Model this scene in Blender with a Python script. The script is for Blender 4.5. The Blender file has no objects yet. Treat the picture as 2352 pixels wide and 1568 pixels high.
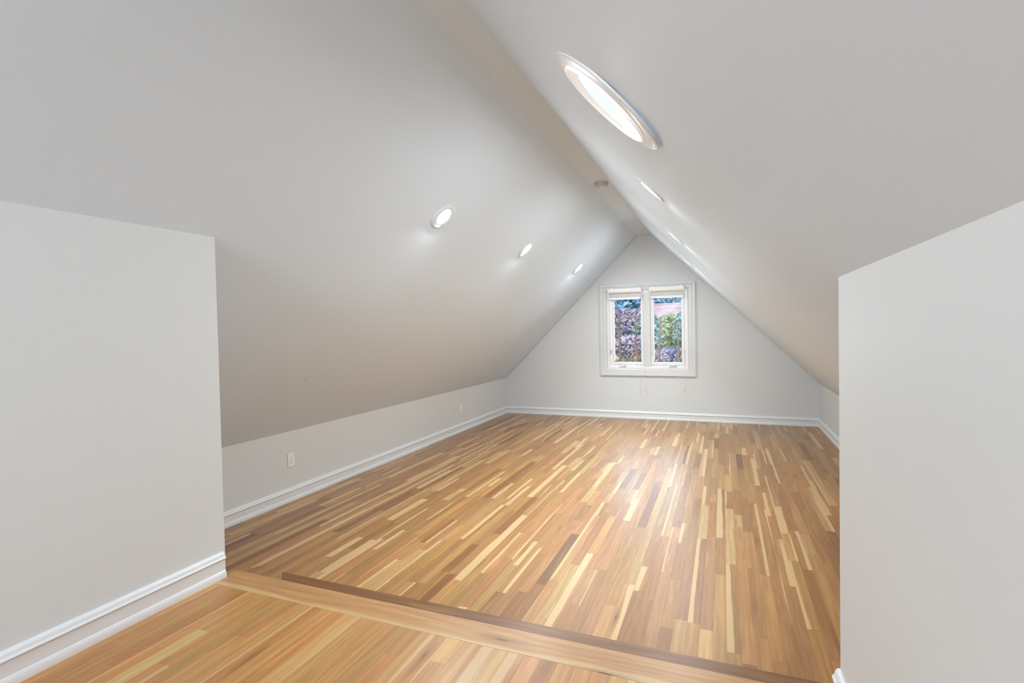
import bpy, bmesh, math, random
from mathutils import Vector, Matrix

random.seed(11)
S = bpy.context.scene
COL = S.collection

# ------------------------------------------------------------------ camera
CAM_R = ((0.92689, 0.00956, -0.37521),      # rows: room x, y, z;  columns: right, up, forward
         (0.37481, 0.02943, 0.92664),
         (-0.01990, 0.99952, -0.02369))
EYE = Vector((0.0, 0.0, 1.4))
FPX = 1196.6                                 # focal length in pixels of the 2352 px wide frame
cam_data = bpy.data.cameras.new('camera')
cam = bpy.data.objects.new('camera', cam_data)
COL.objects.link(cam)
m = Matrix.Identity(4)
for r in range(3):
    m[r][0] = CAM_R[r][0]
    m[r][1] = CAM_R[r][1]
    m[r][2] = -CAM_R[r][2]
m.translation = EYE
cam.matrix_world = m
cam_data.sensor_width = 36.0
cam_data.lens = 36.0 * FPX / 2352.0
cam_data.clip_start = 0.02
cam_data.clip_end = 400
S.camera = cam

# ------------------------------------------------------------------ view, sky, sun, large lights
S.view_settings.view_transform = 'Standard'
S.view_settings.look = 'None'
S.view_settings.exposure = 0.29
S.view_settings.gamma = 1.0
S.view_settings.use_curve_mapping = False
try:
    S.cycles.max_bounces = 14
    S.cycles.diffuse_bounces = 8
    S.cycles.sample_clamp_indirect = 4.0
    S.cycles.caustics_reflective = False
    S.cycles.caustics_refractive = False
except Exception:
    pass

world = bpy.data.worlds.new('sky')
S.world = world
world.use_nodes = True
wn = world.node_tree.nodes
wl = world.node_tree.links
for n in list(wn):
    wn.remove(n)
w_out = wn.new('ShaderNodeOutputWorld')
w_bg = wn.new('ShaderNodeBackground')
w_sky = wn.new('ShaderNodeTexSky')
w_sky.sky_type = 'NISHITA'
w_sky.sun_disc = False
w_sky.sun_elevation = math.radians(42)
w_sky.sun_rotation = math.radians(200)
w_sky.air_density = 1.0
w_sky.dust_density = 1.5
wl.new(w_sky.outputs['Color'], w_bg.inputs['Color'])
w_bg.inputs['Strength'].default_value = 0.20
wl.new(w_bg.outputs['Background'], w_out.inputs['Surface'])


def light(name, kind, loc, target, energy, color=(1, 1, 1), parent=None, **kw):
    ld = bpy.data.lights.new(name, kind)
    ld.energy = energy
    ld.color = color
    for k, v in kw.items():
        setattr(ld, k, v)
    lo = bpy.data.objects.new(name, ld)
    COL.objects.link(lo)
    d = Vector(target) - Vector(loc)
    lo.rotation_euler = d.to_track_quat('-Z', 'Y').to_euler()
    lo.location = loc
    return lo


light('sun', 'SUN', (0, -20, 30), (2.5, 0, 6), 2.3, (1.0, 0.96, 0.9), angle=math.radians(2))
# daylight through the gable window (one lamp outside each sash)
for wx in (-1.347, -0.757):
    light('window_daylight', 'AREA', (wx, 8.33, 1.34), (wx, 0, 1.0), 7.5, (0.72, 0.87, 1.0), shape='RECTANGLE', size=0.42, size_y=0.92)
# added fill lamp behind the photographer, evening out the room
light('rear_fill', 'AREA', (-0.60, -6.2, 1.45), (-0.9, 6, 1.30), 176, (0.87, 0.955, 1.0), shape='RECTANGLE', size=1.7, size_y=1.7)
# added fill lamp behind the photographer, brightening the right wall and slope
light('left_fill', 'AREA', (-1.30, -1.20, 2.48), (-0.3, 0.5, 1.05), 27, (0.89, 0.955, 1.0), shape='RECTANGLE', size=0.5, size_y=0.45)

# ------------------------------------------------------------------ dimensions (metres)
XL, XR = -3.366, 1.198          # knee walls of the far room
KNEE = 0.584                    # height of the knee walls
YF = 8.04                       # gable wall
YB = -6.5                       # wall behind the photographer
HR = 2.757                      # soffit of the ridge
FXL, FXR = -2.110, 0.300        # walls of the landing
FYL, FYR = 1.680, 1.690         # where they end
ZL = 0.306                      # landing floor above the far room
ZS = 0.153                      # step
SL = 0.9986


def sm(a, b, t):
    t = max(0.0, min(1.0, (t - a) / (b - a)))
    return t * t * (3 - 2 * t)


def zleft(x, y):                # underside of the left slope, with the slight sag by the ridge
    z = KNEE + (x - XL) * SL
    return z - 0.05 * sm(-2.1, -1.2, x) * (1 - sm(4.6, 7.9, y))


def zright(x, y):               # underside of the right slope, crowned a little over the landing
    z = KNEE + (XR - x) * SL
    b = sm(-0.75, 0.28, x) * (1 - sm(0.32, 1.15, x))
    return z + 0.046 * b * (1 - sm(2.2, 4.2, y))


# ------------------------------------------------------------------ materials
def srgb(r, g, b):
    def f(c):
        c /= 255.0
        return c / 12.92 if c <= 0.04045 else ((c + 0.055) / 1.055) ** 2.4
    return (f(r), f(g), f(b), 1.0)


def mat(name):
    mt = bpy.data.materials.new(name)
    mt.use_nodes = True
    nt = mt.node_tree
    bs = nt.nodes['Principled BSDF']
    return mt, nt, bs


def plain(name, col, rough=0.5, spec=0.5, bump=0.0, bscale=300.0, vary=0.0, metal=0.0, coat=0.0):
    mt, nt, bs = mat(name)
    bs.inputs['Base Color'].default_value = col
    bs.inputs['Roughness'].default_value = rough
    bs.inputs['Specular IOR Level'].default_value = spec
    bs.inputs['Metallic'].default_value = metal
    bs.inputs['Coat Weight'].default_value = coat
    tc = nt.nodes.new('ShaderNodeTexCoord')
    nz = nt.nodes.new('ShaderNodeTexNoise')
    nz.inputs['Scale'].default_value = bscale
    nz.inputs['Detail'].default_value = 3
    nt.links.new(tc.outputs['Object'], nz.inputs['Vector'])
    if bump:
        bp = nt.nodes.new('ShaderNodeBump')
        bp.inputs['Strength'].default_value = bump
        bp.inputs['Distance'].default_value = 0.001
        nt.links.new(nz.outputs['Fac'], bp.inputs['Height'])
        nt.links.new(bp.outputs['Normal'], bs.inputs['Normal'])
    if vary:
        mx = nt.nodes.new('ShaderNodeMix')
        mx.data_type = 'RGBA'
        mx.inputs['A'].default_value = tuple(c * (1 - vary) for c in col[:3]) + (1,)
        mx.inputs['B'].default_value = tuple(min(1, c * (1 + vary)) for c in col[:3]) + (1,)
        nt.links.new(nz.outputs['Fac'], mx.inputs['Factor'])
        nt.links.new(mx.outputs['Result'], bs.inputs['Base Color'])
    return mt


def scuffed(mt, p, q, width, col):
    """a short scuff mark between two points, in the material."""
    nt = mt.node_tree
    N, L = nt.nodes, nt.links
    bs = N['Principled BSDF']
    p, q = Vector(p), Vector(q)
    d = (q - p).normalized()
    tc = N.new('ShaderNodeTexCoord')
    sub = N.new('ShaderNodeVectorMath')
    sub.operation = 'SUBTRACT'
    sub.inputs[1].default_value = (p + q) / 2
    L.new(tc.outputs['Object'], sub.inputs[0])
    dot = N.new('ShaderNodeVectorMath')
    dot.operation = 'DOT_PRODUCT'
    dot.inputs[1].default_value = d
    L.new(sub.outputs['Vector'], dot.inputs[0])
    cl = N.new('ShaderNodeClamp')
    cl.inputs['Min'].default_value = -(q - p).length / 2
    cl.inputs['Max'].default_value = (q - p).length / 2
    L.new(dot.outputs['Value'], cl.inputs['Value'])
    sc = N.new('ShaderNodeVectorMath')
    sc.operation = 'SCALE'
    sc.inputs[0].default_value = d
    L.new(cl.outputs['Result'], sc.inputs['Scale'])
    dist = N.new('ShaderNodeVectorMath')
    dist.operation = 'DISTANCE'
    L.new(sub.outputs['Vector'], dist.inputs[0])
    L.new(sc.outputs['Vector'], dist.inputs[1])
    mr = N.new('ShaderNodeMapRange')
    mr.inputs['From Min'].default_value = width
    mr.inputs['From Max'].default_value = width * 0.3
    L.new(dist.outputs['Value'], mr.inputs['Value'])
    mx = N.new('ShaderNodeMix')
    mx.data_type = 'RGBA'
    mx.inputs['A'].default_value = bs.inputs['Base Color'].default_value
    mx.inputs['B'].default_value = col
    L.new(mr.outputs['Result'], mx.inputs['Factor'])
    L.new(mx.outputs['Result'], bs.inputs['Base Color'])
    return mt


WALL = plain('wall_paint', (0.655, 0.685, 0.700, 1), 0.55, 0.3, 0.08, 260)
CEIL = plain('ceiling_paint', (0.680, 0.785, 0.895, 1), 0.6, 0.15, 0.08, 220)
CEIL_L = scuffed(CEIL.copy(), (-2.9024, 3.0178, 1.0472), (-2.8784, 3.0264, 1.0712), 0.006, (0.40, 0.43, 0.46, 1))
TRIM = plain('trim_paint', (0.725, 0.755, 0.785, 1), 0.32, 0.5, 0.03, 120)
CASING = plain('casing_paint', (0.64, 0.67, 0.685, 1), 0.35, 0.5, 0.03, 120)
VINYL = plain('window_vinyl', (0.80, 0.815, 0.835, 1), 0.3, 0.5)
PLASTIC = plain('white_plastic', (0.82, 0.82, 0.80, 1), 0.35, 0.5)
DETECT = plain('detector_plastic', (0.45, 0.46, 0.47, 1), 0.4, 0.5)
BLIND = plain('blind_white', (0.86, 0.86, 0.845, 1), 0.35, 0.5)
SLOT = plain('slot_grey', (0.30, 0.30, 0.29, 1), 0.6, 0.2)
DARK = plain('shadow_gap', (0.05, 0.05, 0.05, 1), 0.8, 0.1)
CORD = plain('cord_white', (0.85, 0.85, 0.84, 1), 0.7, 0.2)
SUBFLOOR = plain('subfloor', srgb(96, 66, 38), 0.8, 0.1, 0.1, 40, 0.2)
METAL = plain('bracket_metal', (0.42, 0.42, 0.41, 1), 0.35, 0.5, metal=0.6)


def wood_material():
    mt, nt, bs = mat('oak_floor')
    N, L = nt.nodes, nt.links

    def math_(op, a, b=None, c=None):
        n = N.new('ShaderNodeMath')
        n.operation = op
        for i, v in enumerate((a, b, c)):
            if v is None:
                continue
            if isinstance(v, (int, float)):
                n.inputs[i].default_value = v
            else:
                L.new(v, n.inputs[i])
        return n.outputs[0]

    def mixc(f, a, b, blend='MIX'):
        n = N.new('ShaderNodeMix')
        n.data_type = 'RGBA'
        n.blend_type = blend
        n.clamp_factor = True
        if isinstance(f, (int, float)):
            n.inputs['Factor'].default_value = f
        else:
            L.new(f, n.inputs['Factor'])
        for k, v in (('A', a), ('B', b)):
            if isinstance(v, tuple):
                n.inputs[k].default_value = v
            else:
                L.new(v, n.inputs[k])
        return n.outputs['Result']

    def noise(vec, sx, sy, detail=3, dist=0.0, rough=0.55):
        mp = N.new('ShaderNodeMapping')
        mp.inputs['Scale'].default_value = (sx, sy, 1)
        L.new(vec, mp.inputs['Vector'])
        nz = N.new('ShaderNodeTexNoise')
        nz.inputs['Scale'].default_value = 1
        nz.inputs['Detail'].default_value = detail
        nz.inputs['Roughness'].default_value = rough
        nz.inputs['Distortion'].default_value = dist
        L.new(mp.outputs['Vector'], nz.inputs['Vector'])
        return nz.outputs['Fac']

    def ramp(v, a, b):
        n = N.new('ShaderNodeMapRange')
        n.interpolation_type = 'SMOOTHSTEP'
        n.inputs['From Min'].default_value = a
        n.inputs['From Max'].default_value = b
        L.new(v, n.inputs['Value'])
        return n.outputs['Result']

    uv = N.new('ShaderNodeUVMap')
    uv.uv_map = 'grain'
    uv2 = N.new('ShaderNodeUVMap')
    uv2.uv_map = 'across'
    at = N.new('ShaderNodeAttribute')
    at.attribute_name = 'tint'
    sep = N.new('ShaderNodeSeparateXYZ')
    L.new(uv2.outputs['UV'], sep.inputs['Vector'])
    vn, sap = sep.outputs['X'], sep.outputs['Y']
    V = uv.outputs['UV']

    # fine pores, soft bands and a cathedral figure
    fine = ramp(noise(V, 9, 420, 3, 0.3), 0.34, 0.68)
    soft = ramp(noise(V, 2.2, 38, 3, 1.2), 0.30, 0.70)
    broad = noise(V, 1.6, 11, 2, 0.6)
    mp = N.new('ShaderNodeMapping')
    mp.inputs['Scale'].default_value = (0.75, 5.5, 1)
    L.new(V, mp.inputs['Vector'])
    wv = N.new('ShaderNodeTexWave')
    wv.wave_type = 'BANDS'
    wv.bands_direction = 'Y'
    wv.inputs['Scale'].default_value = 1.6
    wv.inputs['Distortion'].default_value = 10.0
    wv.inputs['Detail'].default_value = 1.5
    wv.inputs['Detail Scale'].default_value = 1.3
    L.new(mp.outputs['Vector'], wv.inputs['Vector'])
    cath = ramp(wv.outputs['Fac'], 0.15, 0.9)
    base = at.outputs['Color']
    dark = mixc(1.0, base, (0.56, 0.47, 0.38, 1), 'MULTIPLY')
    pale = mixc(0.42, base, (0.72, 0.52, 0.30, 1))
    c = mixc(math_('MULTIPLY', soft, 0.46), base, dark)
    c = mixc(math_('MULTIPLY', ramp(broad, 0.50, 0.72), 0.55), c, pale)
    c = mixc(math_('MULTIPLY', cath, 0.30), c, dark)
    c = mixc(math_('MULTIPLY', fine, 0.16), c, dark)
    # sapwood: a pale band along one edge with a wandering border
    wob = math_('MULTIPLY', math_('SUBTRACT', noise(V, 2.0, 0.5, 2), 0.5), 0.55)
    sapm = ramp(math_('SUBTRACT', math_('ADD', vn, wob), sap), -0.02, 0.10)
    c = mixc(math_('MULTIPLY', sapm, 0.72), c, srgb(240, 217, 184))
    # knots and pin marks
    mk = N.new('ShaderNodeMapping')
    mk.inputs['Scale'].default_value = (2.6, 17, 1)
    L.new(V, mk.inputs['Vector'])
    vo = N.new('ShaderNodeTexVoronoi')
    vo.inputs['Scale'].default_value = 1.0
    L.new(mk.outputs['Vector'], vo.inputs['Vector'])
    sc = N.new('ShaderNodeSeparateColor')
    L.new(vo.outputs['Color'], sc.inputs['Color'])
    pick = math_('GREATER_THAN', sc.outputs[0], 0.86)
    halo = math_('MULTIPLY', pick, math_('SUBTRACT', 1.0, ramp(vo.outputs['Distance'], 0.03, 0.42)))
    core = math_('MULTIPLY', pick, math_('SUBTRACT', 1.0, ramp(vo.outputs['Distance'], 0.03, 0.10)))
    c = mixc(math_('MULTIPLY', halo, 0.55), c, srgb(140, 92, 50))
    c = mixc(math_('MULTIPLY', core, 0.8), c, srgb(64, 40, 24))
    c = mixc(1.0, c, (0.645, 0.55, 0.385, 1), 'MULTIPLY')
    L.new(c, bs.inputs['Base Color'])
    bs.inputs['Roughness'].default_value = 0.42
    bs.inputs['Specular IOR Level'].default_value = 0.25
    bs.inputs['Coat Weight'].default_value = 0.70
    bs.inputs['Coat Roughness'].default_value = 0.34
    bp = N.new('ShaderNodeBump')
    bp.inputs['Strength'].default_value = 0.06
    bp.inputs['Distance'].default_value = 0.0006
    L.new(fine, bp.inputs['Height'])
    L.new(bp.outputs['Normal'], bs.inputs['Normal'])
    return mt


WOOD = wood_material()


def glass_material():
    mt = bpy.data.materials.new('window_glass')
    mt.use_nodes = True
    nt = mt.node_tree
    for n in list(nt.nodes):
        nt.nodes.remove(n)
    o = nt.nodes.new('ShaderNodeOutputMaterial')
    mx = nt.nodes.new('ShaderNodeMixShader')
    tr = nt.nodes.new('ShaderNodeBsdfTransparent')
    tr.inputs['Color'].default_value = (0.93, 0.96, 0.97, 1)
    gl = nt.nodes.new('ShaderNodeBsdfGlossy')
    gl.inputs['Roughness'].default_value = 0.02
    fr = nt.nodes.new('ShaderNodeFresnel')
    fr.inputs['IOR'].default_value = 1.45
    nt.links.new(fr.outputs['Fac'], mx.inputs['Fac'])
    nt.links.new(tr.outputs['BSDF'], mx.inputs[1])
    nt.links.new(gl.outputs['BSDF'], mx.inputs[2])
    nt.links.new(mx.outputs['Shader'], o.inputs['Surface'])
    return mt


GLASS = glass_material()


def emitter(name, col, strength):
    mt, nt, bs = mat(name)
    bs.inputs['Base Color'].default_value = (0.9, 0.9, 0.9, 1)
    bs.inputs['Emission Color'].default_value = col
    bs.inputs['Emission Strength'].default_value = strength
    return mt


LENS = emitter('lamp_lens', (1.0, 0.985, 0.96, 1), 5.0)
SKYLENS = emitter('daylight_lens', (0.77, 0.87, 1.0, 1), 0.62)
SKYLENS.node_tree.nodes['Principled BSDF'].inputs['Base Color'].default_value = (0.25, 0.26, 0.28, 1)
BEZEL = emitter('bezel_painted_glow', (0.88, 0.94, 1.0, 1), 0.22)  # no lamp: emission paints in the lens light on the ring


# ------------------------------------------------------------------ builders
class MB:
    def __init__(self):
        self.v, self.f, self.smooth = [], [], []

    def add(self, vs, fs, smooth=False):
        o = len(self.v)
        self.v += [tuple(p) for p in vs]
        self.f += [tuple(i + o for i in f) for f in fs]
        self.smooth += [smooth] * len(fs)
        return self

    def box(self, a, b, bev=0.0):
        (x0, y0, z0), (x1, y1, z1) = a, b
        if bev <= 0:
            vs = [(x0, y0, z0), (x1, y0, z0), (x1, y1, z0), (x0, y1, z0), (x0, y0, z1), (x1, y0, z1), (x1, y1, z1), (x0, y1, z1)]
            fs = [(3, 2, 1, 0), (4, 5, 6, 7), (0, 1, 5, 4), (1, 2, 6, 5), (2, 3, 7, 6), (3, 0, 4, 7)]
            return self.add(vs, fs)
        bm = bmesh.new()
        bmesh.ops.create_cube(bm, size=1)
        for v in bm.verts:
            v.co = Vector(((x0 + x1) / 2 + v.co.x * (x1 - x0), (y0 + y1) / 2 + v.co.y * (y1 - y0), (z0 + z1) / 2 + v.co.z * (z1 - z0)))
        bmesh.ops.bevel(bm, geom=bm.edges[:], offset=bev, segments=2, profile=0.5, affect='EDGES')
        bm.verts.index_update()
        self.add([v.co[:] for v in bm.verts], [tuple(v.index for v in f.verts) for f in bm.faces])
        bm.free()
        return self

    def prism(self, poly, axis, a, b):
        """poly: 2-D outline; extruded along axis ('x','y','z') from a to b."""
        n = len(poly)

        def P(p, t):
            return {'x': (t, p[0], p[1]), 'y': (p[0], t, p[1]), 'z': (p[0], p[1], t)}[axis]
        vs = [P(p, a) for p in poly] + [P(p, b) for p in poly]
        fs = [tuple(range(n - 1, -1, -1)), tuple(range(n, 2 * n))]
        fs += [(i, (i + 1) % n, n + (i + 1) % n, n + i) for i in range(n)]
        return self.add(vs, fs)

    def lathe(self, prof, org=(0, 0, 0), ax=(0, 0, 1), seg=32, smooth=True, close=False):
        """prof: (radius, height) pairs turned about ax."""
        ax = Vector(ax).normalized()
        u = ax.orthogonal().normalized()
        w = ax.cross(u)
        org = Vector(org)
        vs, fs = [], []
        for r, h in prof:
            for k in range(seg):
                t = 2 * math.pi * k / seg
                vs.append(org + ax * h + (u * math.cos(t) + w * math.sin(t)) * r)
        for i in range(len(prof) - 1):
            for k in range(seg):
                a, b = i * seg + k, i * seg + (k + 1) % seg
                fs.append((a, b, b + seg, a + seg))
        if close:
            fs.append(tuple(range(seg - 1, -1, -1)))
            fs.append(tuple((len(prof) - 1) * seg + k for k in range(seg)))
        return self.add(vs, fs, smooth)

    def tube(self, pts, rad, seg=8, smooth=True):
        pts = [Vector(p) for p in pts]
        rr = rad if isinstance(rad, (list, tuple)) else [rad] * len(pts)
        vs, fs = [], []
        for i, p in enumerate(pts):
            d = (pts[min(i + 1, len(pts) - 1)] - pts[max(i - 1, 0)]).normalized()
            u = d.orthogonal().normalized() if abs(d.z) < 0.9 else (Vector((1, 0, 0)) - d * d.x).normalized()
            w = d.cross(u)
            for k in range(seg):
                t = 2 * math.pi * k / seg
                vs.append(p + (u * math.cos(t) + w * math.sin(t)) * rr[i])
        for i in range(len(pts) - 1):
            for k in range(seg):
                a, b = i * seg + k, i * seg + (k + 1) % seg
                fs.append((a, b, b + seg, a + seg))
        fs.append(tuple(range(seg - 1, -1, -1)))
        fs.append(tuple((len(pts) - 1) * seg + k for k in range(seg)))
        return self.add(vs, fs, smooth)

    def build(self, name, material, parent=None, fix=True):
        me = bpy.data.meshes.new(name)
        me.from_pydata(self.v, [], self.f)
        me.polygons.foreach_set('use_smooth', self.smooth)
        if fix:
            bm = bmesh.new()
            bm.from_mesh(me)
            bmesh.ops.recalc_face_normals(bm, faces=bm.faces[:])
            bm.to_mesh(me)
            bm.free()
        me.materials.append(material)
        o = bpy.data.objects.new(name, me)
        COL.objects.link(o)
        if parent is not None:
            attach(o, parent)
        return o


def attach(o, parent):
    o.parent = parent
    o.matrix_parent_inverse = parent.matrix_basis.inverted()


def tag(o, label=None, cat=None, group=None, kind=None):
    if label:
        o['label'] = label
    if cat:
        o['category'] = cat
    if group:
        o['group'] = group
    if kind:
        o['kind'] = kind
    return o


def empty(name, loc, label, cat, group=None, kind=None):
    o = bpy.data.objects.new(name, None)
    o.empty_display_size = 0.1
    o.location = loc
    COL.objects.link(o)
    return tag(o, label, cat, group, kind)


# ------------------------------------------------------------------ room shell
T = 0.14


def slope(name, xs, fz, x0, x1, label):
    ys = [YB - T, -1.0, 0.5, 1.2, 1.7, 2.2, 2.7, 3.2, 3.7, 4.2, 4.8, 5.4, 6.0, 6.6, 7.2, 7.6, 7.9, YF + T]
    n, k = len(xs), len(ys)
    vs = [(x, y, fz(x, y)) for y in ys for x in xs] + [(x, y, fz(x, y) + 0.24) for y in ys for x in xs]
    fs = []
    for j in range(k - 1):
        for i in range(n - 1):
            a = j * n + i
            fs.append((a, a + 1, a + n + 1, a + n))
            b = a + n * k
            fs.append((b, b + n, b + n + 1, b + 1))
    mb = MB().add(vs, fs, True)
    o = n * k
    rim = []
    for i in range(n - 1):
        rim += [(i, i + o, i + 1 + o, i + 1), ((k - 1) * n + i, (k - 1) * n + i + 1, (k - 1) * n + i + 1 + o, (k - 1) * n + i + o)]
    for j in range(k - 1):
        rim += [(j * n, (j + 1) * n, (j + 1) * n + o, j * n + o), (j * n + n - 1, j * n + n - 1 + o, (j + 1) * n + n - 1 + o, (j + 1) * n + n - 1)]
    mb.f += rim
    mb.smooth += [False] * len(rim)
    ob = mb.build(name, CEIL_L if name == 'ceiling_left' else CEIL)
    return tag(ob, label, 'ceiling', None, 'structure')


xsl = [XL - T, XL] + [XL + (i + 1) * 0.155 for i in range(13)] + [-1.25, -1.2, -1.14, -1.05]
xsr = [-1.05, -0.97, -0.9] + [-0.8 + i * 0.14 for i in range(14)] + [XR, XR + T]
slope('ceiling_left', xsl, zleft, XL, -1.05, 'sloped light grey ceiling rising from the left knee wall to the ridge')
slope('ceiling_right', xsr, zright, -1.05, XR, 'sloped light grey ceiling on the right holding the round skylight')
rg = MB().box((-1.24, YB, HR), (-0.93, YF + T, HR + 0.1)).build('ceiling_ridge', CEIL)
tag(rg, 'narrow flat grey strip of ceiling along the ridge', 'ceiling', None, 'structure')

# knee walls of the far room
tag(MB().box((XL - T, 1.6, -0.1), (XL, YF + T, KNEE + 0.02)).build('wall_left', WALL), 'low white knee wall along the left of the far room', 'wall', None, 'structure')
tag(MB().box((XR, 1.6, -0.1), (XR + T, YF + T, KNEE + 0.02)).build('wall_right', WALL), 'low white knee wall at the far right, partly hidden by the landing wall', 'wall', None, 'structure')

# gable wall round the window opening
OX0, OX1, OZ0, OZ1 = -1.655, -0.475, 0.760, 1.945
g = MB()
g.prism([(XL - T, -0.1), (OX0, -0.1), (OX0, zleft(OX0, YF) + 0.1), (XL - T, zleft(XL - T, YF) + 0.1)], 'y', YF, YF + T)
g.prism([(OX0, -0.1), (OX1, -0.1), (OX1, OZ0), (OX0, OZ0)], 'y', YF, YF + T)
g.prism([(OX0, OZ1), (OX1, OZ1), (OX1, zright(OX1, YF) + 0.05), (-0.93, HR + 0.08), (-1.24, HR + 0.08), (OX0, zleft(OX0, YF) + 0.05)], 'y', YF, YF + T)
g.prism([(OX1, -0.1), (XR + T, -0.1), (XR + T, zright(XR + T, YF) + 0.1), (OX1, zright(OX1, YF) + 0.1)], 'y', YF, YF + T)
tag(g.build('wall_far', WALL), 'light grey triangular gable wall with the double window', 'wall', None, 'structure')

# walls of the landing (solid up to the slope, closing the space behind them)
fl = MB().prism([(FXL, 0.0), (FXL, zleft(FXL, 1) + 0.03), (XL - 0.05, zleft(XL - 0.05, 1) + 0.03), (XL - 0.05, 0.0)], 'y', YB - T, FYL)
tag(fl.build('wall_front_left', WALL), 'tall pale grey wall of the landing at the left edge of the photo', 'wall', None, 'structure')
fr = MB().prism([(FXR, 0.0), (XR + 0.05, 0.0), (XR + 0.05, zright(XR + 0.05, 1) + 0.03), (0.75, zright(0.75, 1) + 0.03), (FXR, zright(FXR, 1) + 0.03)], 'y', YB - T, FYR)
tag(fr.build('wall_front_right', WALL), 'tall pale grey wall of the landing at the right edge of the photo', 'wall', None, 'structure')
bk = MB().prism([(FXL - 0.1, ZL - 0.1), (FXR + 0.1, ZL - 0.1), (FXR + 0.1, zright(FXR, 0) + 0.05), (-0.93, HR + 0.08), (-1.24, HR + 0.08), (FXL - 0.1, zleft(FXL, 0) + 0.05)], 'y', YB - T, YB)
tag(bk.build('wall_back', WALL), 'grey end wall of the landing behind the photographer', 'wall', None, 'structure')

# ------------------------------------------------------------------ baseboards: board, cap and shoe
BOARD = [(0, 0), (0.013, 0), (0.013, 0.088), (0, 0.088)]
CAP = [(0, 0.086), (0.0205, 0.086), (0.0215, 0.0885), (0.0195, 0.092), (0.0165, 0.095), (0.0150, 0.0985), (0.0142, 0.103), (0.0120, 0.108), (0.0085, 0.1125), (0.004, 0.1145), (0, 0.115)]
SHOE = [(0.012, 0), (0.0215, 0), (0.0215, 0.012), (0.0200, 0.022), (0.0165, 0.030), (0.0125, 0.033)]


def baseboard(name, p0, p1, inward, z, label):
    """p0, p1: ends of the wall line on the floor; inward: unit normal into the room."""
    p0, p1, nrm = Vector((p0[0], p0[1], z)), Vector((p1[0], p1[1], z)), Vector((inward[0], inward[1], 0))

    def run(prof):
        n = len(prof)
        vs = [p0 + nrm * a + Vector((0, 0, b)) for a, b in prof] + [p1 + nrm * a + Vector((0, 0, b)) for a, b in prof]
        fs = [tuple(range(n)), tuple(range(2 * n - 1, n - 1, -1))] + [(i, (i + 1) % n, n + (i + 1) % n, n + i) for i in range(n)]
        return MB().add(vs, fs)
    b = run(BOARD).build(name, TRIM)
    tag(b, label, 'baseboard', None, 'structure')
    run(CAP).build('cap_molding', TRIM, b)
    run(SHOE).build('shoe_molding', TRIM, b)
    return b


baseboard('baseboard_left', (XL, 1.7), (XL, YF), (1, 0), 0, 'white baseboard along the long left knee wall')
baseboard('baseboard_far', (XL, YF), (XR, YF), (0, -1), 0, 'white baseboard across the gable wall below the window')
baseboard('baseboard_right', (XR, 1.72), (XR, YF), (-1, 0), 0, 'short visible white baseboard on the right knee wall')
baseboard('baseboard_front_left', (FXL, YB), (FXL, 1.668), (1, 0), ZL, 'white baseboard of the landing wall on the left')
baseboard('baseboard_front_right', (FXR, YB), (FXR, FYR), (-1, 0), ZL, 'white baseboard end with moulded profile on the right landing wall')

# ------------------------------------------------------------------ oak floors, plank by plank
PW = 0.0571
PAL = [  # sRGB tint, weight
    ((203, 158, 106), 20), ((208, 165, 114), 16), ((197, 151, 98), 16), ((206, 158, 113), 11), ((199, 149, 101), 9),
    ((214, 175, 124), 10), ((190, 143, 90), 8), ((222, 188, 138), 5), ((178, 131, 80), 6), ((196, 158, 104), 9),
    ((160, 114, 66), 3.5), ((230, 200, 152), 3), ((146, 103, 60), 1.5)]


def pick_tint():
    t = random.choices([p[0] for p in PAL], [p[1] for p in PAL])[0]
    j = random.uniform(0.93, 1.05)
    return srgb(*[max(0, min(255, c * j + random.uniform(-3, 3))) for c in t])


def plank_geo(x0, x1, y0, y1, z, along='y', th=0.012, corner=None):
    """20 triangles: a board with fine chamfers; returns verts, faces, (u, v, v across) per vertex."""
    c, gap = 0.00025, 0.00012
    a0, a1, b0, b1 = x0 + gap, x1 - gap, y0 + gap, y1 - gap
    zt = z + random.uniform(-0.00008, 0.00008)
    vs = [(a0, b0, z - th), (a1, b0, z - th), (a1, b1, z - th), (a0, b1, z - th),
          (a0, b0, zt - c), (a1, b0, zt - c), (a1, b1, zt - c), (a0, b1, zt - c),
          (a0 + c, b0 + c, zt), (a1 - c, b0 + c, zt), (a1 - c, b1 - c, zt), (a0 + c, b1 - c, zt)]
    fs = [(8, 9, 10, 11)]
    for k in range(4):
        n = (k + 1) % 4
        fs += [(k, n, 4 + n, 4 + k), (4 + k, 4 + n, 8 + n, 8 + k)]
    return vs, fs


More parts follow.
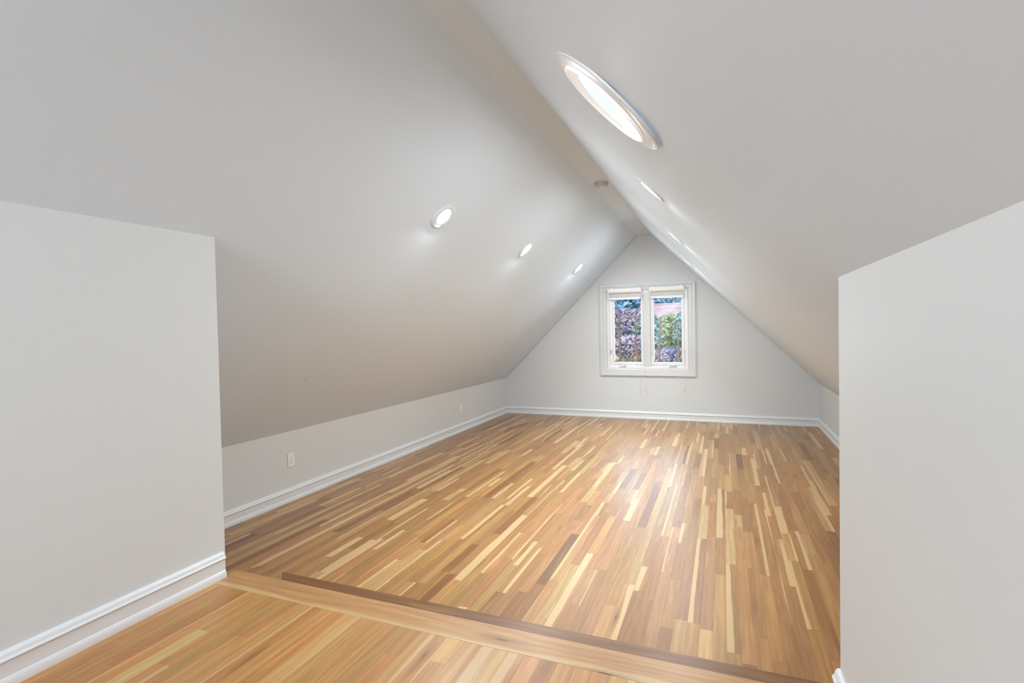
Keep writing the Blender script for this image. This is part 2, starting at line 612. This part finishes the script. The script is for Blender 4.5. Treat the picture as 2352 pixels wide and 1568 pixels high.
def wood_mesh(name, pieces):
    """pieces: list of (verts, faces, tint, sap, flip, along)."""
    V, F, data = [], [], []
    for vs, fs, tint, sap, flip, along in pieces:
        o = len(V)
        V += vs
        ru, rv = random.uniform(0, 60), random.uniform(0, 60)
        xs = [p[0] for p in vs]
        ys = [p[1] for p in vs]
        lo, hi = (min(xs), max(xs)) if along == 'y' else (min(ys), max(ys))
        for f in fs:
            F.append(tuple(i + o for i in f))
            data.append((tint, sap, flip, along, ru, rv, lo, hi))
    me = bpy.data.meshes.new(name)
    me.from_pydata(V, [], F)
    me.uv_layers.new(name='grain')
    me.uv_layers.new(name='across')
    me.color_attributes.new('tint', 'FLOAT_COLOR', 'CORNER')
    L1, L2, LC = [], [], []
    for p, d in zip(me.polygons, data):
        tint, sap, flip, along, ru, rv, lo, hi = d
        for li in p.loop_indices:
            co = me.vertices[me.loops[li].vertex_index].co
            al, ac = (co.y, co.x) if along == 'y' else (co.x, co.y)
            t = (ac - lo) / (hi - lo)
            L1 += [al + ru, ac - lo + rv]
            L2 += [1 - t if flip else t, sap]
            LC += list(tint)
    me.uv_layers['grain'].data.foreach_set('uv', L1)
    me.uv_layers['across'].data.foreach_set('uv', L2)
    me.color_attributes['tint'].data.foreach_set('color', LC)
    me.materials.append(WOOD)
    return me


def rand_sap():
    r = random.random()
    if r < 0.24:
        return random.uniform(0.35, 0.9)
    if r < 0.28:
        return random.uniform(0.05, 0.3)
    return 3.0


def project(p):
    d = Vector(p) - EYE
    cx = sum(d[i] * CAM_R[i][0] for i in range(3))
    cy = sum(d[i] * CAM_R[i][1] for i in range(3))
    cz = sum(d[i] * CAM_R[i][2] for i in range(3))
    if cz < 0.05:
        return None
    return 1176 + FPX * cx / cz, 784 - FPX * cy / cz, cz


def lay(x0, x1, y0, y1, z, lens):
    out = []
    x = x0
    while x < x1 - 0.004:
        xe = min(x + PW, x1)
        y = y0 - random.uniform(0, 0.6)
        while y < y1 - 0.001:
            ye = y + random.choice(lens) * random.uniform(0.8, 1.25)
            if y1 - ye < 0.12:
                ye = y1
            a, b = max(y, y0), min(ye, y1)
            if b - a > 0.03:
                out.append((x, xe, a, b))
            y = ye
        x = xe
    return out


def floor_planks(parent, planks, z, occluded, light_gain=1.0):
    scored = []
    for p in planks:
        x0, x1, y0, y1 = p
        best = 0.0
        for t in (0.05, 0.5, 0.95):
            c = ((x0 + x1) / 2, y0 + (y1 - y0) * t, z)
            q = project(c)
            if q and -30 < q[0] < 2382 and q[1] < 1600 and not occluded(q[0], q[1], c):
                best = max(best, (x1 - x0) * (y1 - y0) / q[2] ** 3)
        scored.append((best, p))
    scored.sort(key=lambda s: -s[0])
    rest = []
    for i, (s, p) in enumerate(scored):
        vs, fs = plank_geo(*p, z)
        piece = (vs, fs, tuple(min(0.95, v * light_gain) for v in pick_tint()[:3]) + (1.0,), rand_sap(), random.random() < 0.5, 'y')
        if i < 300 and s > 0:
            o = bpy.data.objects.new('plank', wood_mesh('plank', [piece]))
            COL.objects.link(o)
            attach(o, parent)
        else:
            rest.append(piece)
    if rest:
        o = bpy.data.objects.new('plank_rows', wood_mesh('plank_rows', rest))
        COL.objects.link(o)
        attach(o, parent)
        o['kind'] = 'stuff'


SHORT = [0.28, 0.36, 0.45, 0.55, 0.6, 0.7, 0.85, 1.0, 1.15]
LONG = [0.5, 0.7, 0.9, 1.2, 1.5]
floor = MB().box((XL, 1.6, -0.10), (XR, YF, -0.012)).build('floor', SUBFLOOR)
tag(floor, 'glossy oak strip floor of the far room, lower than the landing', 'floor', None, 'structure')
floor_planks(floor, lay(XL, XR, 1.72, YF, 0.0, SHORT), 0.0, lambda px, py, c: px < 512 or px > 1926 or (px > 500 and py > 1312 + 0.2055 * (px - 650)))

NY0, NY1 = 1.604, 1.735         # nosing board of the landing
landing = MB().box((FXL, YB, ZL - 0.10), (FXR, 1.70, ZL - 0.012)).build('landing', SUBFLOOR)
tag(landing, 'raised oak landing floor in the foreground, above the far room', 'floor', None, 'structure')
floor_planks(landing, lay(FXL, FXR, YB, NY0, ZL, LONG), ZL, lambda px, py, c: False, 1.42)  # same oak, its tint brightened to stand in for light the landing lacks


def board(name, poly, z, th, tint, sap, along, parent, flip=False, round_edge=None, label=None):
    """a solid board from a plan outline, arrises rounded."""
    bm = bmesh.new()
    top = [bm.verts.new((x, y, z)) for x, y in poly]
    f = bm.faces.new(top)
    r = bmesh.ops.extrude_face_region(bm, geom=[f])
    for v in [e for e in r['geom'] if isinstance(e, bmesh.types.BMVert)]:
        v.co.z -= th
    bmesh.ops.recalc_face_normals(bm, faces=bm.faces[:])
    bmesh.ops.bevel(bm, geom=[e for e in bm.edges if abs(e.verts[0].co.z - e.verts[1].co.z) < 1e-6], offset=round_edge or 0.002, segments=4, profile=0.5, affect='EDGES')
    bm.verts.index_update()
    me = wood_mesh(name, [([v.co[:] for v in bm.verts], [tuple(v.index for v in q.verts) for q in bm.faces], tint, sap, flip, along)])
    bm.free()
    o = bpy.data.objects.new(name, me)
    COL.objects.link(o)
    attach(o, parent)
    if label:
        o['label'] = label
    return o


board('nosing_board', [(FXL + 0.001, NY0), (FXR - 0.001, NY0), (FXR - 0.001, NY1), (FXL + 0.001, NY1)], ZL + 0.0006, 0.020, srgb(228, 184, 136), 0.80, 'x', landing, True, 0.004, 'pale oak board along the edge of the landing')
board('riser', [(FXL + 0.001, 1.700), (FXR - 0.001, 1.700), (FXR - 0.001, 1.716), (FXL + 0.001, 1.716)], ZL - 0.020, ZL - ZS - 0.021, srgb(200, 156, 108), 3, 'x', landing)

# step below the landing: darker nosing with a clipped corner
SX0, SY1 = -2.154, 2.046
step = MB().prism([(SX0 + 0.24, 1.722), (XR - 0.02, 1.722), (XR - 0.02, SY1 - 0.03), (SX0 + 0.04, SY1 - 0.03), (SX0 + 0.24, SY1 - 0.22)], 'z', 0.001, ZS - 0.021).build('step', SUBFLOOR)
tag(step, 'oak step below the landing edge with a dark brown front board', 'step')
board('nosing_board', [(SX0 + 0.14, SY1 - 0.14), (XR - 0.015, SY1 - 0.14), (XR - 0.015, SY1), (SX0, SY1)], ZS, 0.020, srgb(150, 104, 58), 3, 'x', step, False, 0.003, 'dark brown oak front board')
board('tread_board', [(SX0 + 0.32, 1.722), (XR - 0.015, 1.722), (XR - 0.015, SY1 - 0.141), (SX0 + 0.141, SY1 - 0.141)], ZS, 0.020, srgb(160, 116, 70), 3, 'x', step)
board('riser', [(SX0 + 0.04, SY1 - 0.029), (XR - 0.02, SY1 - 0.029), (XR - 0.02, SY1 - 0.015), (SX0 + 0.04, SY1 - 0.015)], ZS - 0.021, ZS - 0.023, srgb(190, 146, 98), 3, 'x', step)

# ------------------------------------------------------------------ gable window
win = empty('window_1', (-1.065, YF, OZ0), 'white double casement window with wide casing in the gable wall', 'window', None, 'structure')
CX0, CX1, CZ0, CZ1 = -1.765, -0.367, 0.655, 2.045


def casing(p, q, r, s):
    """one mitred side: p, q outer ends; r, s inner ends (x, z); stepped face."""
    mb = MB()
    lv = [(0.0, 0.0), (0.0, 0.029), (0.05, 0.031), (0.28, 0.031), (0.33, 0.021), (0.36, 0.019), (0.52, 0.021), (0.58, 0.015), (0.90, 0.015), (1.0, 0.010), (1.0, 0.0)]
    vs = []
    for t, d in lv:
        for a, b in ((p, s), (q, r)):
            vs.append((a[0] + (b[0] - a[0]) * t, YF - d, a[1] + (b[1] - a[1]) * t))
    n = len(lv)
    fs = [(2 * i, 2 * i + 1, 2 * i + 3, 2 * i + 2) for i in range(n - 1)]
    fs += [tuple(2 * i for i in range(n)), tuple(2 * i + 1 for i in range(n - 1, -1, -1))]
    return mb.add(vs, fs).build('casing', CASING, win)


o_ = [(CX0, CZ0), (CX1, CZ0), (CX1, CZ1), (CX0, CZ1)]
i_ = [(OX0 - 0.004, OZ0 - 0.004), (OX1 + 0.004, OZ0 - 0.004), (OX1 + 0.004, OZ1 + 0.004), (OX0 - 0.004, OZ1 + 0.004)]
for k in range(4):
    casing(o_[k], o_[(k + 1) % 4], i_[(k + 1) % 4], i_[k])


def ring(mb, x0, x1, z0, z1, w, ya, yb, bev=0.003):
    wl_, wr_, wb_, wt_ = w
    mb.box((x0, ya, z0), (x0 + wl_, yb, z1), bev)
    mb.box((x1 - wr_, ya, z0), (x1, yb, z1), bev)
    mb.box((x0 + wl_ - 0.004, ya, z0), (x1 - wr_ + 0.004, yb, z0 + wb_), bev)
    mb.box((x0 + wl_ - 0.004, ya, z1 - wt_), (x1 - wr_ + 0.004, yb, z1), bev)


f = MB()
ring(f, OX0, OX1, OZ0, OZ1, (0.036, 0.036, 0.030, 0.040), YF - 0.004, YF + 0.10)
ring(f, OX0 + 0.030, OX1 - 0.030, OZ0 + 0.024, OZ1 - 0.03, (0.012, 0.012, 0.022, 0.02), YF + 0.008, YF + 0.095)
f.build('frame', VINYL, win)
MB().box((-1.112, YF + 0.0, OZ0 + 0.028), (-1.006, YF + 0.10, OZ1 - 0.03), 0.006).build('mullion', CASING, win)
for sx0, sx1, side in ((-1.603, -1.110, 0), (-1.010, -0.522, 1)):
    sb = MB()
    ring(sb, sx0, sx1, 0.815, 1.900, (0.047, 0.040, 0.043, 0.055), YF + 0.022, YF + 0.075, 0.006)
    sash = sb.build('sash', VINYL, win)
    sb = MB()
    ring(sb, sx0 + 0.040, sx1 - 0.034, 0.851, 1.850, (0.009, 0.008, 0.009, 0.008), YF + 0.034, YF + 0.066, 0.002)
    sb.build('glazing_bead', TRIM, sash)
    MB().box((sx0 + 0.043, YF + 0.050, 0.854), (sx1 - 0.037, YF + 0.054, 1.850)).build('pane', GLASS, sash)
    # crank operator on the sill: cover, hub and folding handle
    hx = -1.43 if side == 0 else -0.69
    ck = MB().box((hx - 0.055, YF - 0.018, OZ0 + 0.028), (hx + 0.055, YF + 0.03, OZ0 + 0.048), 0.006).build('crank_operator', VINYL, win)
    rise = 0.020 if side == 0 else 0.004
    MB().tube([(hx - 0.045, YF - 0.020, OZ0 + 0.050 + rise), (hx, YF - 0.024, OZ0 + 0.052 + rise * 0.8), (hx + 0.05, YF - 0.022, OZ0 + 0.048)], [0.006, 0.007, 0.008]).build('crank_handle', TRIM, ck)
    lx = sx0 + 0.006 if side == 0 else sx1 - 0.006
    lt = MB().box((lx - 0.009, YF - 0.006, 0.985), (lx + 0.009, YF + 0.024, 1.045), 0.004).build('sash_lock', VINYL, win)
    MB().tube([(lx, YF - 0.008, 1.00), (lx, YF - 0.016, 1.03), (lx, YF - 0.014, 1.06)], 0.004).build('lock_lever', TRIM, lt)


# ------------------------------------------------------------------ raised blinds, each with cords and wand
def blind(x0, x1, label, cord_x):
    b = empty('window_blind', ((x0 + x1) / 2, YF, 1.985), label, 'blind', 'raised blinds on the gable window')
    yb = YF - 0.024
    hr = MB().prism([(yb, 1.986), (yb - 0.050, 1.986), (yb - 0.058, 1.978), (yb - 0.060, 1.950), (yb - 0.056, 1.928), (yb - 0.046, 1.916), (yb, 1.914)], 'x', x0, x1)
    head = hr.build('headrail', BLIND, b)
    for t in (0.12, 0.90):
        bx = x0 + (x1 - x0) * t
        MB().prism([(bx - 0.022, 1.9862), (bx + 0.016, 1.9862), (bx + 0.022, 1.9935), (bx - 0.012, 1.9935)], 'y', yb - 0.050, yb - 0.010).build('bracket', METAL, head)
    st = MB()
    z = 1.886
    while z > 1.848:
        st.box((x0 + 0.012, yb - 0.048, z), (x1 - 0.010, yb - 0.004, z + 0.0022))
        z -= 0.0036
    so = st.build('slat_stack', BLIND, b)
    so['kind'] = 'stuff'
    MB().box((x0 + 0.012, yb - 0.050, 1.818), (x1 - 0.010, yb - 0.002, 1.845), 0.003).build('bottom_rail', BLIND, b)
    for t in (0.16, 0.5, 0.84):
        lx = x0 + (x1 - x0) * t
        MB().box((lx - 0.002, yb - 0.051, 1.82), (lx + 0.002, yb - 0.0505, 1.916)).build('ladder_cord', CORD, b)
    # lift cords with tassels
    for dx, zb in ((-0.004, 0.560), (0.005, 0.535)):
        zt = zb if cord_x < -0.8 else zb - 0.10 * (dx > 0)
        pts = [(cord_x + dx + 0.002 * math.sin(i * 1.3), yb - 0.052 - 0.014 * i / 12, 1.92 + (zt - 1.92) * i / 12) for i in range(13)]
        MB().tube(pts, 0.0016, 5).build('lift_cord', CORD, b)
        e = pts[-1]
        MB().lathe([(0.0015, 0.0), (0.004, -0.004), (0.0055, -0.016), (0.0062, -0.034), (0.0045, -0.040), (0.001, -0.041)], e, (0, 0, 1), 10).build('tassel', PLASTIC, b)
    # tilt wand
    wx = x0 + 0.035 if cord_x > -0.8 else x0 + 0.02
    MB().tube([(wx, yb - 0.055, 1.915), (wx + 0.002, yb - 0.056, 1.45), (wx + 0.003, yb - 0.050, 0.955)], [0.003, 0.0032, 0.0038], 6).build('tilt_wand', CORD, b)
    return b


blind(-1.630, -1.127, 'raised white blind over the left casement of the gable window', -1.120)
blind(-1.012, -0.515, 'raised white blind over the right casement of the gable window', -0.523)

# ------------------------------------------------------------------ round skylight
NR = Vector((-1, 0, -1)).normalized()          # into the room from the right slope
NL = Vector((1, 0, -1)).normalized()
sk_c = Vector((-0.341, 1.716, zright(-0.341, 1.716)))
sky = empty('skylight', sk_c, 'round white tubular skylight glowing with daylight on the right slope', 'skylight')
MB().lathe([(0.172, 0.0120), (0.190, 0.0115), (0.212, 0.0095), (0.2205, 0.0080), (0.2230, 0.0060), (0.2235, 0.0)], sk_c, NR, 72).build('trim_ring', TRIM, sky)
MB().lathe([(0.1725, 0.0110), (0.1720, 0.0180), (0.1700, 0.0200), (0.1660, 0.0205), (0.1630, 0.0190), (0.1610, 0.0160), (0.1550, 0.0130), (0.1400, 0.0105), (0.1280, 0.0080), (0.1255, 0.0065), (0.1250, 0.0045)], sk_c, NR, 72).build('inner_ring', BEZEL, sky)
MB().lathe([(0.1252, 0.0055), (0.09, 0.0070), (0.05, 0.0080), (0.001, 0.0085)], sk_c, NR, 64).build('lens', SKYLENS, sky)
sl = light('skylight_glow', 'AREA', sk_c + NR * 0.03, sk_c + NR * 1 + Vector((0, 0, -1)), 5.0, (0.95, 0.98, 1.0), shape='DISK', size=0.24)
attach(sl, sky)

# ------------------------------------------------------------------ recessed lights
def downlight(x, y, side, label):
    nrm = NL if side == 'L' else NR
    c = Vector((x, y, zleft(x, y) if side == 'L' else zright(x, y)))
    t = empty('recessed_light', c, label, 'light', 'recessed lights in the sloped ceiling')
    MB().lathe([(0.060, 0.0015), (0.064, 0.005), (0.072, 0.0065), (0.090, 0.0055), (0.101, 0.0035), (0.104, 0.001), (0.104, -0.003)], c, nrm, 40).build('trim_ring', CEIL, t)
    MB().lathe([(0.0605, 0.003), (0.058, 0.0045), (0.03, 0.006), (0.0005, 0.0065)], c, nrm, 32).build('lens', LENS, t)
    lo = light('lamp', 'AREA', c + nrm * 0.02, c + nrm * 0.02 + nrm * 0.22 + Vector((0, 0, -0.7)), 8.2, (0.80, 0.95, 1.0), shape='DISK', size=0.11, spread=math.radians(98))
    attach(lo, t)
    lo = light('lamp', 'AREA', c + nrm * 0.02, c + nrm + Vector((0, 0, -0.35)), 11.0, (0.97, 0.985, 0.985), shape='DISK', size=0.11)     # the wide part of its beam
    attach(lo, t)
    return t


downlight(-1.755, 3.140, 'L', 'lit recessed light on the left slope, nearest and largest of the left three')
downlight(-1.757, 4.765, 'L', 'lit recessed light on the left slope, middle one of the left row')
downlight(-1.752, 6.725, 'L', 'lit recessed light on the left slope, the left one closest to the gable wall')
downlight(-0.366, 2.960, 'R', 'lit recessed light on the right slope, just beyond the round skylight')
downlight(-0.366, 4.566, 'R', 'lit recessed light on the right slope, middle one of the right row')
downlight(-0.390, 6.620, 'R', 'lit recessed light on the right slope, smallest, above the gable window')

# ------------------------------------------------------------------ smoke detector
sd_c = (-1.048, 4.905, HR)
sd = empty('smoke_detector', sd_c, 'small round grey smoke detector on the flat ridge strip', 'smoke detector')
MB().lathe([(0.066, 0.0), (0.066, 0.008), (0.063, 0.010), (0.0625, 0.0101)], sd_c, (0, 0, -1), 40, close=True).build('base_plate', DETECT, sd)
MB().lathe([(0.060, 0.010), (0.061, 0.020), (0.057, 0.030), (0.046, 0.036), (0.025, 0.038), (0.0006, 0.0385)], sd_c, (0, 0, -1), 40).build('cover', DETECT, sd)
MB().lathe([(0.012, 0.0375), (0.012, 0.041), (0.0105, 0.042), (0.0005, 0.042)], sd_c, (0, 0, -1), 20).build('test_button', PLASTIC, sd)


# ------------------------------------------------------------------ outlets on the left knee wall
def outlet(y, z, label):
    t = empty('wall_outlet', (XL, y, z), label, 'outlet', 'outlets on the left knee wall')
    pl = MB().box((XL, y - 0.036, z - 0.057), (XL + 0.0065, y + 0.036, z + 0.057), 0.0025).build('cover_plate', PLASTIC, t)
    for dz in (0.0195, -0.0195):
        rc = MB().prism([(y + 0.0165 * math.cos(a), z + dz + 0.0145 * math.sin(a)) for a in [i * math.pi / 10 for i in range(20)]], 'x', XL + 0.005, XL + 0.0085).build('receptacle', PLASTIC, t)
        MB().box((XL + 0.0075, y - 0.0075, z + dz - 0.002), (XL + 0.0088, y - 0.0050, z + dz + 0.007)).build('slot', SLOT, rc)
        MB().box((XL + 0.0075, y + 0.0050, z + dz - 0.001), (XL + 0.0088, y + 0.0075, z + dz + 0.006)).build('slot', SLOT, rc)
        MB().lathe([(0.0026, 0.0), (0.0026, 0.0013)], (XL + 0.0075, y, z + dz - 0.007), (1, 0, 0), 10, close=True).build('ground_hole', SLOT, rc)
    MB().lathe([(0.003, 0.0), (0.003, 0.0012), (0.001, 0.0018)], (XL + 0.0062, y, z), (1, 0, 0), 10, close=True).build('screw', METAL, pl)
    return t


outlet(3.322, 0.342, 'white wall outlet on the left knee wall, the nearer larger one')
outlet(6.375, 0.336, 'white wall outlet on the left knee wall, the far one near the gable')

# ------------------------------------------------------------------ outside, seen through the window
def at(px, py, Y):
    d = Vector((px - 1176, 784 - py, FPX))
    w = Vector([sum(CAM_R[i][k] * d[k] for k in range(3)) for i in range(3)])
    return EYE + w * (Y / w.y)


def leafy(name, cols, scale=6.0, rough=0.7):
    mt, nt, bs = mat(name)
    tc = nt.nodes.new('ShaderNodeTexCoord')
    nz = nt.nodes.new('ShaderNodeTexNoise')
    nz.inputs['Scale'].default_value = scale
    nz.inputs['Detail'].default_value = 4
    rp = nt.nodes.new('ShaderNodeValToRGB')
    rp.color_ramp.elements[0].position = 0.32
    rp.color_ramp.elements[1].position = 0.68
    rp.color_ramp.elements[0].color = cols[0]
    rp.color_ramp.elements[1].color = cols[-1]
    if len(cols) > 2:
        e = rp.color_ramp.elements.new(0.5)
        e.color = cols[1]
    nt.links.new(tc.outputs['Object'], nz.inputs['Vector'])
    nt.links.new(nz.outputs['Fac'], rp.inputs['Fac'])
    nt.links.new(rp.outputs['Color'], bs.inputs['Base Color'])
    bs.inputs['Roughness'].default_value = rough
    bs.inputs['Specular IOR Level'].default_value = 0.2
    return mt


GRASS = leafy('lawn_grass', [srgb(168, 176, 112), srgb(206, 206, 134), srgb(218, 214, 158)], 0.8)
EVERG = leafy('evergreen', [srgb(84, 132, 172), srgb(126, 176, 210), srgb(176, 212, 230)], 2.0)
HEDGE = leafy('pale_hedge', [srgb(142, 166, 134), srgb(174, 186, 140), srgb(200, 204, 160)], 1.2)
TEAL = leafy('teal_shrub', [srgb(116, 156, 166), srgb(152, 182, 184), srgb(186, 206, 206)], 1.5)
PURPLE = leafy('bare_shrub', [srgb(146, 146, 184), srgb(182, 174, 196), srgb(206, 194, 204)], 1.6)
BARK = leafy('bark_brown', [srgb(128, 104, 98), srgb(156, 126, 116)], 5.0)
REDBARK = leafy('bark_red', [srgb(148, 96, 88), srgb(186, 126, 110)], 5.0)
ROOF = leafy('pink_shingle', [srgb(176, 152, 160), srgb(196, 174, 180), srgb(206, 192, 196)], 1.4)
SIDING = leafy('house_siding', [srgb(118, 146, 140), srgb(140, 166, 158)], 1.0)


def ground_z(x, y):
    return -3.0 + 2.5 * sm(10, 30, y) + 2.2 * sm(30, 70, y) - 0.02 * (x + 6)


gs, fs = [], []
gx = [-60 + 6 * i for i in range(21)]
gy = [8.6, 10, 13, 16, 19, 22, 25, 28, 31, 35, 40, 50, 65, 90, 130]
for y in gy:
    for x in gx:
        gs.append((x, y, ground_z(x, y)))
for j in range(len(gy) - 1):
    for i in range(len(gx) - 1):
        a = j * len(gx) + i
        fs.append((a, a + 1, a + len(gx) + 1, a + len(gx)))
tag(MB().add(gs, fs, True).build('lawn', GRASS), 'yellow green lawn rising outside the gable window', 'lawn', None, 'structure')


def clump(name, mt, center, rad, n, size, parent=None, seed=0):
    """foliage: many small bent leaves spread through an ellipsoid."""
    rnd = random.Random(seed)
    vs, fs = [], []
    for _ in range(n):
        while True:
            p = Vector((rnd.uniform(-1, 1), rnd.uniform(-1, 1), rnd.uniform(-1, 1)))
            if 0.15 < p.length < 1:
                break
        p = Vector((center[0] + p.x * rad[0], center[1] + p.y * rad[1], center[2] + p.z * rad[2]))
        a = Vector((rnd.gauss(0, 1), rnd.gauss(0, 1), rnd.gauss(0, 1))).normalized()
        b = a.orthogonal().normalized()
        s = size * rnd.uniform(0.6, 1.4)
        o = len(vs)
        vs += [p - a * s, p + b * s * 0.45 + Vector((0, 0, s * 0.2)), p + a * s, p - b * s * 0.45]
        fs.append((o, o + 1, o + 2, o + 3))
    ob = MB().add(vs, fs).build(name, mt, parent, fix=False)
    ob['kind'] = 'stuff'
    return ob


def tree(px, py_base, py_top, Y, rad, bark, label, crown=None, crown_mat=None, seed=1, limbs=7, bend=0.05):
    base = at(px, py_base, Y)
    base.z = ground_z(base.x, base.y) - 0.1
    top = at(px, py_top, Y)
    rnd = random.Random(seed)
    t = empty('tree', base, label, 'tree', 'trees outside the window')
    n = 9
    pts = [base.lerp(top, i / (n - 1)) + Vector((bend * math.sin(i * 0.9 + seed), 0, 0)) * (i / n) for i in range(n)]
    MB().tube(pts, [rad * (1 - 0.6 * i / (n - 1)) for i in range(n)], 8).build('trunk', bark, t)
    H = (top - base).length
    for k in range(limbs):
        q = pts[rnd.randint(3, n - 1)]
        d = Vector((rnd.uniform(-1, 1), rnd.uniform(-0.6, 0.6), rnd.uniform(0.3, 1.1))).normalized() * H * rnd.uniform(0.12, 0.24)
        MB().tube([q, q + d * 0.5 + Vector((0, 0, 0.1)), q + d], [rad * 0.4, rad * 0.25, rad * 0.1], 5).build('limb', bark, t)
    if crown:
        clump('foliage', crown_mat, at(crown[0], crown[1], Y), crown[2], 2200, 0.34, t, seed)
    return t


def shrub(px, py, Y, rad, n, size, mt, label, seed, name='shrub', cat='shrub', stem=BARK):
    c = at(px, py, Y)
    gz = ground_z(c.x, c.y)
    t = empty(name, (c.x, c.y, gz), label, cat, 'shrubs outside the window')
    clump('foliage', mt, c, rad, n, size, t, seed)
    rnd = random.Random(seed)
    for k in range(5):
        e = c + Vector((rnd.uniform(-0.6, 0.6) * rad[0], 0, rnd.uniform(0, 0.7) * rad[2]))
        MB().tube([(c.x + rnd.uniform(-0.15, 0.15), c.y, gz - 0.1), (c + (e - c) * 0.5), e], [0.05, 0.035, 0.012], 5).build('stem', stem, t)
    return t


# neighbour's house: pale pink roof beyond the hedge
hy = 34.0
r0, r1 = at(1466, 703, hy), at(1610, 700, hy)
e0, e1 = at(1452, 738, hy - 3.5), at(1625, 733, hy - 3.5)
house = empty('house', ((r0.x + r1.x) / 2, hy, ground_z(r0.x, hy)), 'neighbouring house with a pale pink shingle roof seen through the right casement', 'house')
zb = ground_z(e0.x, hy) - 0.5
MB().box((e0.x + 0.4, hy - 3.2, zb), (e1.x - 0.4, hy + 3.2, e0.z + 0.05)).build('wall', SIDING, house)
rf = MB()
for sgn in (-1, 1):
    yy = hy + sgn * 3.5
    rows = 10
    for k in range(rows):
        t0, t1 = k / rows, (k + 1) / rows
        za, zc = e0.z + (r0.z - e0.z) * t0, e0.z + (r0.z - e0.z) * t1
        ya, yc = yy + (hy - yy) * t0, yy + (hy - yy) * t1
        rf.prism([(ya, za), (yc, zc), (yc, zc + 0.04), (ya, za + 0.09)], 'x', e0.x, e1.x)
rf.build('roof', ROOF, house)
MB().box((e0.x, hy - 0.12, r0.z + 0.03), (e1.x, hy + 0.12, r0.z + 0.12), 0.02).build('ridge_cap', ROOF, house)
MB().box((e0.x, hy - 3.55, e0.z - 0.12), (e1.x, hy - 3.45, e0.z + 0.02)).build('gutter', TEAL, house)

tree(1421, 830, 712, 17, 0.060, BARK, 'thin brown tree standing toward the left side of the left casement view', None, None, 3, 3)
tree(1462, 824, 722, 19, 0.060, REDBARK, 'slim tree with a reddish trunk near the right side of the left casement view', None, None, 5, 2)
tree(1513, 834, 728, 15, 0.062, BARK, 'dark brown tree trunk at the left of the right casement view', None, None, 7, 2)
tree(1556, 834, 742, 16, 0.060, BARK, 'dark brown tree trunk at the right of the right casement view', None, None, 9, 2)
tree(1418, 830, 700, 41, 0.30, BARK, 'tall blue green evergreen behind the left casement view', (1420, 690, (3.6, 2.0, 1.9)), EVERG, 11, 4)
tree(1463, 830, 690, 49, 0.30, BARK, 'smaller evergreen between the two casements, behind the pink roof', (1463, 684, (1.8, 1.6, 1.2)), EVERG, 13, 3)
tree(1545, 820, 690, 58, 0.30, BARK, 'dark evergreen rising above the pink roof on the right', (1540, 685, (3.4, 2.0, 1.4)), EVERG, 15, 3)
shrub(1428, 752, 28.4, (1.28, 0.7, 1.05), 2400, 0.15, PURPLE, 'large purple grey bare shrub filling the middle of the left casement view', 21, stem=PURPLE)
shrub(1448, 797, 22, (0.85, 0.5, 0.48), 1500, 0.11, PURPLE, 'low dark purple shrub at the foot of the reddish trunk', 23, stem=PURPLE)
shrub(1474, 770, 25, (0.42, 0.5, 1.0), 800, 0.12, TEAL, 'narrow teal shrub beside the centre post of the window', 25)
shrub(1536, 766, 27.5, (0.80, 0.7, 0.95), 2600, 0.13, HEDGE, 'pale yellow green bush filling the middle of the right casement view', 27)
shrub(1572, 768, 25, (0.48, 0.6, 1.10), 1000, 0.12, TEAL, 'blue green shrub at the right edge of the right casement view', 29)
shrub(1499, 776, 24, (0.42, 0.6, 1.05), 900, 0.12, TEAL, 'blue green shrub at the left edge of the right casement view', 31)
shrub(1536, 822, 18, (0.75, 0.5, 0.30), 1500, 0.09, PURPLE, 'low purple grey shrub along the bottom of the right casement view', 33, stem=PURPLE)
